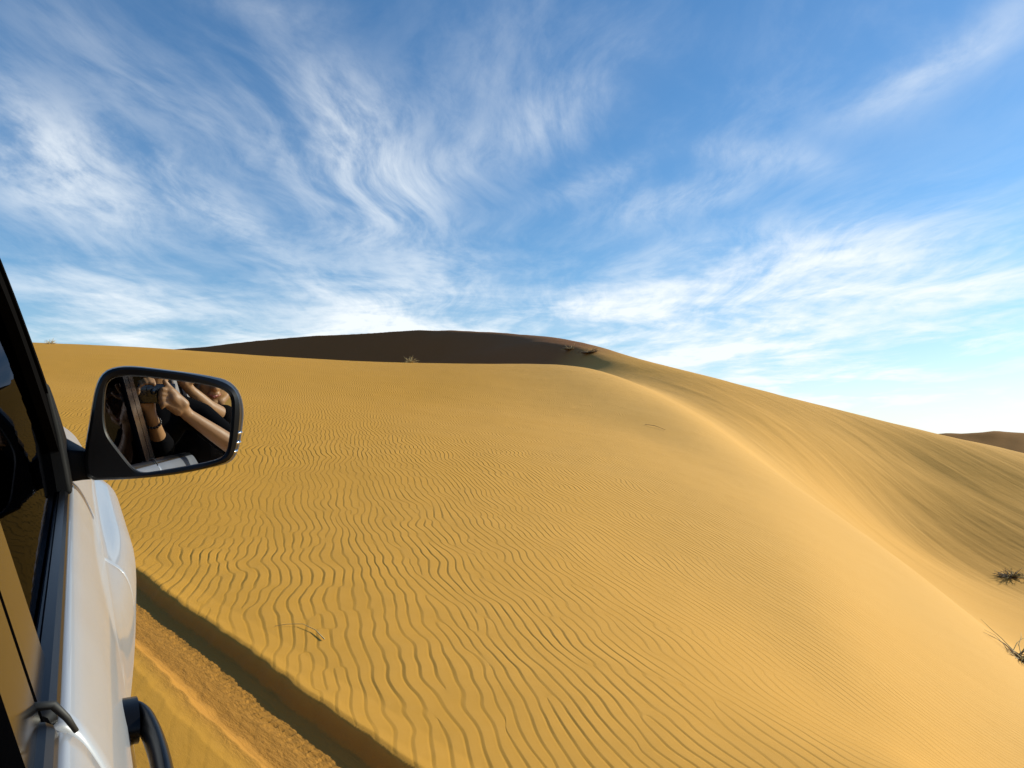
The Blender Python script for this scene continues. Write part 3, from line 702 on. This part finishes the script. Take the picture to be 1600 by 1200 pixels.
# left arm and hand: fingers over the top edge, thumb up the side
limb(body, [ls, le, .5*le+.5*lw, lw], [.042, .034, .026, .0200])
limb(body, [lw, V(232, 637, 2.995), V(228, 627, 2.99)], [.020, .023, .021]); limb(body, [V(234, 634, 2.99), V(233, 616, 2.985)], [.019, .017]); limb(body, [V(227, 635, 2.985), V(219, 624, 2.975)], [.018, .0145])
for (a, q, t) in (((222, 608), (218, 597), (221, 602)), ((228, 606), (225, 593.5), (228.5, 599)), ((234, 606), (232, 592.5), (235.5, 598.5)), ((239, 608), (238, 594), (241, 600.5))):
    limb(body, [V(*a, 2.985), V(*q, 2.968), V(*t, 2.945)], [.0096, .0086, .0074], 10)
limb(body, [V(221, 630, 2.975), V(215, 619, 2.955), V(216.5, 608, 2.945)], [.0145, .0115, .0088], 10)
limb(body, [neck, headc - AU*.05], [.052, .050]); ball(body, neck - AU*.06 - AF*.02, .085)
hair, lips, eyes = MB(), MB(), []
head_shapes(body, hair, lips, eyes, headc, n3(AF*1.0 + AR*.1 - AU*.12), AU)
solid(body, 'body', SKIN, P1, .0042, 3, loc1)
solid(hair, 'hair', HAIR, P1, .006, 2, loc1); lips.build('lips', LIPS, P1, inv=Matrix.Translation(-Vector(loc1))); [e_.build('eye', LENS, P1, inv=Matrix.Translation(-Vector(loc1))) for e_ in eyes]
sh = MB(); limb(sh, [neck - AU*.13 - AF*.03, car(-.40, -.20, -.16), car(-.42, -.33, -.30), loc1], [.120, .128, .125, .135]); limb(sh, [rs, .12*rs+.88*re], [.060, .052]); limb(sh, [ls, le, .80*le+.20*lw], [.060, .050, .043]); limb(sh, [rs, neck - AU*.055 - AF*.01, ls], [.060, .068, .060]); limb(sh, [neck - AU*.05, neck + AU*.01], [.072, .060])
solid(sh, 'shirt', SHIRT, P1, .009, 4, loc1)
tr_ = MB(); limb(tr_, [car(-.45, -.40, -.55), car(.0, -.40, -.48), car(.05, -.40, -.80)], [.12, .075, .055]); limb(tr_, [car(-.45, -.56, -.55), car(.0, -.58, -.48), car(.05, -.58, -.80)], [.12, .075, .055])
solid(tr_, 'trousers', SHIRT2, P1, .012, 3, loc1)
b = MB(); cw = lw*.78+le*.22; d = n3(le-lw); aa = n3(np.cross(d, AU)); bb = np.cross(d, aa)
for i in range(16):
    q = i*math.pi/8; ball(b, cw + (aa*math.cos(q)+bb*math.sin(q))*.0236, .0058, n=8)
b.build('bracelet', BEADS, P1, inv=Matrix.Translation(-Vector(loc1)))
# --- the one behind, smiling, one arm raised
loc2 = car(-.72, -.40, -.52)
P2 = person('person', 'smiling person in a dark top behind the phone holder, one forearm raised', loc2)
body, hair, lips, eyes = MB(), MB(), MB(), []
hc = V(333, 594, 3.55); head_shapes(body, hair, lips, eyes, hc, n3(n3(MC-hc)*1.0 + AR*.15 - AU*.05), n3(AU + AR*.06))
nk = hc - AU*.13 - AF*.03
limb(body, [nk, hc - AU*.05], [.050, .050])
e2, w2_, h2_ = V(326, 636, 3.40), V(297, 609, 3.33), V(288, 598, 3.31)
s2_ = nk - AU*.07 + AR*.12 - AF*.02; s3_ = nk - AU*.07 - AR*.19 - AF*.03
limb(body, [s2_, e2, .5*e2+.5*w2_, w2_], [.042, .030, .026, .020]); limb(body, [w2_, h2_], [.021, .022])
for k in range(4): limb(body, [h2_ + AR*(.012*(k-1.5)), h2_ + AR*(.014*(k-1.5)) + AU*.035 + AF*.01, h2_ + AR*(.014*(k-1.5)) + AU*.055 + AF*.03], [.0095, .0085, .0072], 10)
limb(body, [h2_ + AR*.02, h2_ + AR*.045 + AU*.02, h2_ + AR*.052 + AU*.04], [.012, .010, .008], 10)
limb(body, [s3_, s3_ - AU*.25 - AR*.05, s3_ - AU*.30 + AF*.2], [.045, .04, .028]); ball(body, nk - AU*.08, .08)
solid(body, 'body', SKIN, P2, .0045, 3, loc2); solid(hair, 'hair', HAIR, P2, .006, 2, loc2)
lips.build('lips', LIPS, P2, inv=Matrix.Translation(-Vector(loc2))); [e_.build('eye', LENS, P2, inv=Matrix.Translation(-Vector(loc2))) for e_ in eyes]
sh = MB(); c_ = nk - AU*.14 - AR*.03
limb(sh, [c_, car(-.66, -.20, -.22), car(-.70, -.34, -.34), loc2], [.125, .13, .13, .135]); limb(sh, [s2_, s2_*.45+e2*.55], [.062, .052]); limb(sh, [s2_, nk - AU*.055, s3_], [.062, .07, .062]); limb(sh, [s3_, s3_ - AU*.16], [.062, .055])
solid(sh, 'shirt', SHIRT2, P2, .009, 4, loc2)

# ------------------------------------------------------------------ plants and twigs
def shrub(name, label, cat_, x, y, size, n, mats, lean=0, spread=1.0, seed=0, leaf=0, group=None, width=.006, flat=1.0):
    rr = np.random.default_rng(seed); z = ground_z(x, y)
    root = tag(empty(name, Matrix.Translation(Vector((x, y, z)))), label, cat_, group)
    for k, (pname, m_, share, ln) in enumerate(mats):
        mb = MB()
        for i in range(int(n*share)):
            a = rr.uniform(0, 2*math.pi); el = rr.uniform(.15, 1.35)*flat; L_ = size*ln*rr.uniform(.5, 1.05)
            d = np.array([math.cos(a)*math.cos(el)*spread + lean, math.sin(a)*math.cos(el)*spread, math.sin(el)])
            p = np.array([rr.normal(0, .06), rr.normal(0, .06), -.02])*size; pts = [p]; 
            for q in range(4):
                d = d + rr.normal(0, .18, 3) + np.array([0, 0, -.10]); p = p + n3(d)*L_/4; p = np.array([p[0], p[1], max(p[2], .01)]); pts.append(p)
            mb.tube(pts, [width, width*.85, width*.7, width*.5, width*.2], 4)
            for q in range(leaf):
                t = pts[rr.integers(1, 5)] + rr.normal(0, .03, 3)*size; e = rr.normal(0, 1, 3); e = n3(e)*size*.05; g2 = n3(rr.normal(0, 1, 3))*size*.02
                mb.add([t-e, t+g2, t+e, t-g2], [(0, 1, 2, 3)])
        mb.build(pname, m_, root)
    return root
shrub('desert_shrub', 'small dark shrub low on the wind-streaked flank at the right edge', 'shrub', 14.75, 22.7, .62, 70, [('stems', DARK_TWIG, .9, .8), ('foliage', GREEN_TWIG, .25, .9)], -.35, 1.2, 3, leaf=3, width=.012, flat=.6)
shrub('grass_clump', 'large dry clump of dark and green stems in the hollow beside the ridge', 'grass clump', 6.02, 9.2, .74, 110, [('dry_stems', DARK_TWIG, .3, .7), ('tan_stems', STRAW, .6, .85), ('green_stems', GREEN_TWIG, .3, 1.1)], -.45, 1.4, 5, width=.006, flat=.5)
shrub('desert_shrub', 'tan twiggy shrub at the lit edge of the dark dune shadow', 'shrub', 4.95, 64.0, .8, 90, [('stems', TAN_TWIG, .6, 1.0), ('dead_stems', DARK_TWIG, .5, .9)], -.3, 1.5, 8, leaf=2, width=.03, flat=.5)
shrub('desert_shrub', 'dark low shrub spreading across the saddle right of the shaded slope', 'shrub', 6.15, 58.8, 1.0, 100, [('stems', DARK_TWIG, .8, 1.0), ('pale_stems', TAN_TWIG, .25, .8)], -.5, 1.7, 9, leaf=2, width=.03, flat=.4)
shrub('grass_tuft', 'pale grass tuft on the crest in front of the dark dune', 'grass tuft', -5.55, 40.9, .55, 60, [('blades', STRAW, .9, 1.0), ('dead_blades', DARK_TWIG, .2, .8)], 0, 1.3, 12, width=.011)
shrub('grass_tuft', 'tiny straw tuft on the skyline crest near the windscreen pillar', 'grass tuft', -21.9, 35.6, .36, 40, [('blades', STRAW, .9, 1.0)], 0, 1.2, 13, width=.012)
def stick(name, label, P, r, m_):
    pts = [np.array([x, y, ground_z(x, y) + h]) for x, y, h in P]; c = pts[0]
    o = MB().tube([p-c for p in pts], r, 6).build(name, m_, None); o.location = c; return tag(o, label, 'stalk')
stick('dry_stalk', 'thin straw and dark seed stalk lying on the rippled sand above the wheel rut', [(-1.262, 4.10, .006), (-1.20, 4.13, .010), (-1.12, 4.13, .014), (-1.03, 4.05, .012), (-.955, 3.93, .008)], [.0012, .0016, .0016, .002, .0035], STRAW)
stick('dark_twig', 'dark twig lying alone on the smooth sand', [(3.55, 20.2, .02), (3.75, 19.9, .05), (3.95, 19.5, .02)], [.004, .006, .004], DARK_TWIG)
# ------------------------------------------------------------------ sky, sun, camera
SUN_AZ, SUN_EL = 70.0, 24.0
w = bpy.data.worlds.new('World'); S.world = w; w.use_nodes = True
def build_sky():
    N, L = w.node_tree.nodes, w.node_tree.links
    bg = N['Background']
    sky = N.new('ShaderNodeTexSky'); sky.sky_type = 'NISHITA'; sky.sun_disc = False
    sky.sun_elevation = rad(SUN_EL); sky.sun_rotation = rad(SUN_AZ)
    sky.air_density = 1.15; sky.dust_density = .6; sky.ozone_density = 2.6; sky.altitude = 700
    hs = N.new('ShaderNodeHueSaturation'); hs.inputs['Saturation'].default_value = 1.12; tint = N.new('ShaderNodeMix'); tint.data_type = 'RGBA'; tint.blend_type = 'MULTIPLY'; tint.inputs['Factor'].default_value = 1
    L.new(sky.outputs[0], tint.inputs['A']); tint.inputs['B'].default_value = (.84, 1.02, 1.14, 1); L.new(tint.outputs['Result'], hs.inputs['Color'])
    tc = N.new('ShaderNodeTexCoord'); sep = N.new('ShaderNodeSeparateXYZ'); L.new(tc.outputs['Generated'], sep.inputs[0])
    x, y, z = sep.outputs
    m = lambda op, a, b=None, c=None, clamp=False: M_(N, L, op, a, b, c, clamp)
    def comb(a, b, c=0.0):
        q = N.new('ShaderNodeCombineXYZ')
        for i, k in enumerate((a, b, c)):
            if isinstance(k, (int, float)): q.inputs[i].default_value = k
            else: L.new(k, q.inputs[i])
        return q.outputs[0]
    zz = m('MAXIMUM', m('ADD', z, .06), .02)
    px_, py_ = m('DIVIDE', x, zz), m('DIVIDE', y, zz)              # the flat cirrus layer
    plane_ = comb(px_, py_)
    yy = m('MAXIMUM', y, .08); gx, gz = m('DIVIDE', x, yy), m('DIVIDE', z, yy)
    # bend the layout a little so that no patch has a clean outline
    wn = N.new('ShaderNodeTexNoise'); wn.inputs['Scale'].default_value = 3.2; wn.inputs['Detail'].default_value = 4
    L.new(comb(gx, gz), wn.inputs['Vector'])
    wv = N.new('ShaderNodeVectorMath'); wv.operation = 'MULTIPLY_ADD'
    sub = N.new('ShaderNodeVectorMath'); sub.operation = 'SUBTRACT'; L.new(wn.outputs['Color'], sub.inputs[0]); sub.inputs[1].default_value = (.5, .5, .5)
    L.new(sub.outputs[0], wv.inputs[0]); wv.inputs[1].default_value = (.12, .07, 0); L.new(comb(gx, gz), wv.inputs[2])
    lay = wv.outputs[0]
    blobs = [(110,250,190,80,35,.8),(40,280,120,60,20,.45),(355,335,125,24,33,.75),(200,110,230,50,38,.30),(500,150,190,60,50,.50),
      (565,215,100,55,62,.55),(560,310,170,100,60,.36),(420,220,150,80,40,.30),(890,170,140,48,-36,.62),(770,120,230,110,-40,.34),
      (690,275,120,36,-40,.32),(200,460,200,34,8,.62),(200,520,280,34,3,.78),(570,478,130,34,10,.66),(690,440,60,80,70,.42),
      (950,278,110,22,-25,.5),(1170,245,110,28,12,.45),(1070,312,130,28,-15,.5),(1350,378,200,50,-12,.66),(1100,430,260,50,-8,.48),
      (1300,462,330,46,-8,.66),(1050,520,280,36,5,.72),(1480,545,170,26,-3,.75),(1430,604,280,26,2,.68),(1530,60,180,48,-30,.50),
      (1420,125,150,30,-28,.42),(1250,80,200,60,-45,.26),(1540,440,130,56,-10,.55),(1230,575,260,34,8,.8),(430,8,90,26,10,.36),
      (1500,655,300,26,0,.75),(1250,520,420,60,0,.35),(1300,640,330,30,4,.55),(640,520,200,22,0,.6),(920,480,160,30,-10,.45)]
    acc = None
    for (u, v, a, b, ang, s) in blobs:
        d = ray(u, v); cx, cz = d[0]/d[1], d[2]/d[1]
        mp = N.new('ShaderNodeMapping'); mp.vector_type = 'TEXTURE'
        mp.inputs['Location'].default_value = (cx, cz, 0); mp.inputs['Rotation'].default_value = (0, 0, -rad(ang)); mp.inputs['Scale'].default_value = (a/FPX*1.05, b/FPX*1.05, 1)
        L.new(lay, mp.inputs['Vector'])
        dt = N.new('ShaderNodeVectorMath'); dt.operation = 'DOT_PRODUCT'; L.new(mp.outputs[0], dt.inputs[0]); L.new(mp.outputs[0], dt.inputs[1])
        gq = m('POWER', 2.718, m('MULTIPLY', dt.outputs['Value'], -1.0))
        acc = m('MULTIPLY', gq, s) if acc is None else m('MULTIPLY_ADD', gq, s, acc)
    front = m('MULTIPLY', m('SUBTRACT', y, .15), 4.0, clamp=True)
    bn = N.new('ShaderNodeTexNoise'); bn.inputs['Scale'].default_value = .5; bn.inputs['Detail'].default_value = 3; L.new(plane_, bn.inputs['Vector'])
    back = m('MULTIPLY', m('SUBTRACT', bn.outputs['Fac'], .42), 2.2, clamp=True)
    mxm = N.new('ShaderNodeMix'); mxm.data_type = 'FLOAT'; L.new(front, mxm.inputs['Factor']); L.new(back, mxm.inputs['A']); L.new(acc, mxm.inputs['B'])
    mask = mxm.outputs['Result']
    # fibres: noise drawn out along the upper wind, which blows towards azimuth -5 degrees
    w2 = N.new('ShaderNodeTexNoise'); w2.inputs['Scale'].default_value = .8; w2.inputs['Detail'].default_value = 1.5; L.new(plane_, w2.inputs['Vector'])
    s2 = N.new('ShaderNodeVectorMath'); s2.operation = 'SUBTRACT'; L.new(w2.outputs['Color'], s2.inputs[0]); s2.inputs[1].default_value = (.5, .5, .5)
    wp = N.new('ShaderNodeVectorMath'); wp.operation = 'MULTIPLY_ADD'; L.new(s2.outputs[0], wp.inputs[0]); wp.inputs[1].default_value = (.75, .75, 0); L.new(plane_, wp.inputs[2])
    plane_ = wp.outputs[0]
    def fibre(rot, sx, sy, scale, detail, rough, dist):
        mp = N.new('ShaderNodeMapping'); mp.inputs['Rotation'].default_value = (0, 0, rad(rot)); mp.inputs['Scale'].default_value = (sx, sy, 1)
        L.new(plane_, mp.inputs['Vector'])
        t = N.new('ShaderNodeTexNoise'); t.inputs['Scale'].default_value = scale; t.inputs['Detail'].default_value = detail
        t.inputs['Roughness'].default_value = rough; t.inputs['Distortion'].default_value = dist
        L.new(mp.outputs[0], t.inputs['Vector']); return t.outputs['Fac']
    f1 = fibre(-5, 1.0, .40, 2.0, 7, .60, .5)
    f2 = fibre(24, 1.0, .30, 5.0, 7, .62, .5)
    f3 = fibre(-34, 1.0, .34, 11.0, 7, .65, .4)
    f4 = fibre(40, 1.0, .6, .9, 5, .55, .3)
    fb = m('ADD', m('ADD', m('MULTIPLY', f1, .42), m('MULTIPLY', f2, .26)), m('ADD', m('MULTIPLY', f3, .17), m('MULTIPLY', f4, .15)))
    # low over the horizon the bands lie flat, seen edge-on
    az = m('ARCTAN2', x, y)
    def band(sx, sz, scale, off):
        t = N.new('ShaderNodeTexNoise'); t.inputs['Scale'].default_value = scale; t.inputs['Detail'].default_value = 7; t.inputs['Roughness'].default_value = .6; t.inputs['Distortion'].default_value = .5
        L.new(comb(m('MULTIPLY', az, sx), m('ADD', m('MULTIPLY', z, sz), m('MULTIPLY', az, off)), off), t.inputs['Vector']); return t.outputs['Fac']
    bd = m('ADD', m('MULTIPLY', band(1.0, 5.5, 3.2, .25), .62), m('MULTIPLY', band(1.0, 5.0, 9.0, -.35), .38))
    lowz = m('SUBTRACT', 1.0, m('MULTIPLY', m('SUBTRACT', z, .10), 5.0, clamp=True))
    mf = N.new('ShaderNodeMix'); mf.data_type = 'FLOAT'; L.new(m('MULTIPLY', lowz, .8), mf.inputs['Factor']); L.new(fb, mf.inputs['A']); L.new(bd, mf.inputs['B']); fb = mf.outputs['Result']
    mr = N.new('ShaderNodeMapRange'); mr.interpolation_type = 'SMOOTHSTEP'
    mr.inputs['From Min'].default_value = .41; mr.inputs['From Max'].default_value = .60
    L.new(fb, mr.inputs['Value']); F = mr.outputs[0]
    mk = m('POWER', m('MINIMUM', mask, 1.1), .85)
    thin = m('MULTIPLY', F, m('MULTIPLY_ADD', lowz, .14, .09))                                            # a breath of cirrus over the whole sky
    dens = m('ADD', m('MULTIPLY', mk, m('MULTIPLY_ADD', F, .85, .15)), thin)
    low = m('SUBTRACT', 1.22, m('MULTIPLY', z, 1.5))
    dens = m('MULTIPLY', dens, low)
    mr = N.new('ShaderNodeMapRange'); mr.inputs['To Max'].default_value = .92; mr.inputs['From Max'].default_value = 1.0; L.new(dens, mr.inputs['Value'])
    # thin veil low over the horizon
    veil = m('POWER', m('SUBTRACT', 1.0, m('MULTIPLY', m('MAXIMUM', z, 0.0), 3.6), clamp=True), 3.0)
    dd = m('MAXIMUM', mr.outputs[0], m('MULTIPLY', veil, .85))
    dd = m('MULTIPLY', dd, m('MULTIPLY', m('ADD', z, .03), 30, clamp=True))
    mc = N.new('ShaderNodeMix'); mc.data_type = 'RGBA'; L.new(dd, mc.inputs['Factor']); L.new(hs.outputs[0], mc.inputs['A'])
    mc.inputs['B'].default_value = (*CLOUD, 1)
    L.new(mc.outputs['Result'], bg.inputs['Color']); bg.inputs['Strength'].default_value = SKY_STRENGTH
SKY_STRENGTH = .094; CLOUD = (7.8, 8.2, 8.4)
build_sky()
sd = bpy.data.lights.new('sun', 'SUN'); sd.energy = 4.6; sd.angle = rad(.5); sd.color = (1, .965, .77)
so = bpy.data.objects.new('sun', sd); COL.objects.link(so)
sv_ = Vector((math.sin(rad(SUN_AZ))*math.cos(rad(SUN_EL)), math.cos(rad(SUN_AZ))*math.cos(rad(SUN_EL)), math.sin(rad(SUN_EL))))
so.rotation_euler = sv_.to_track_quat('Z', 'Y').to_euler()
cd = bpy.data.cameras.new('camera'); co_ = bpy.data.objects.new('camera', cd); COL.objects.link(co_)
co_.rotation_euler = (rad(90)+PITCH, 0, 0); cd.sensor_width = 36; cd.lens = 36*FPX/1600; cd.clip_start = .01; cd.clip_end = 20000
S.camera = co_
S.view_settings.view_transform = 'Standard'; S.view_settings.look = 'None'; S.view_settings.exposure = .45; S.view_settings.gamma = 1
S.render.engine = 'CYCLES'; S.cycles.use_denoising = True; S.cycles.max_bounces = 8; S.cycles.transparent_max_bounces = 12
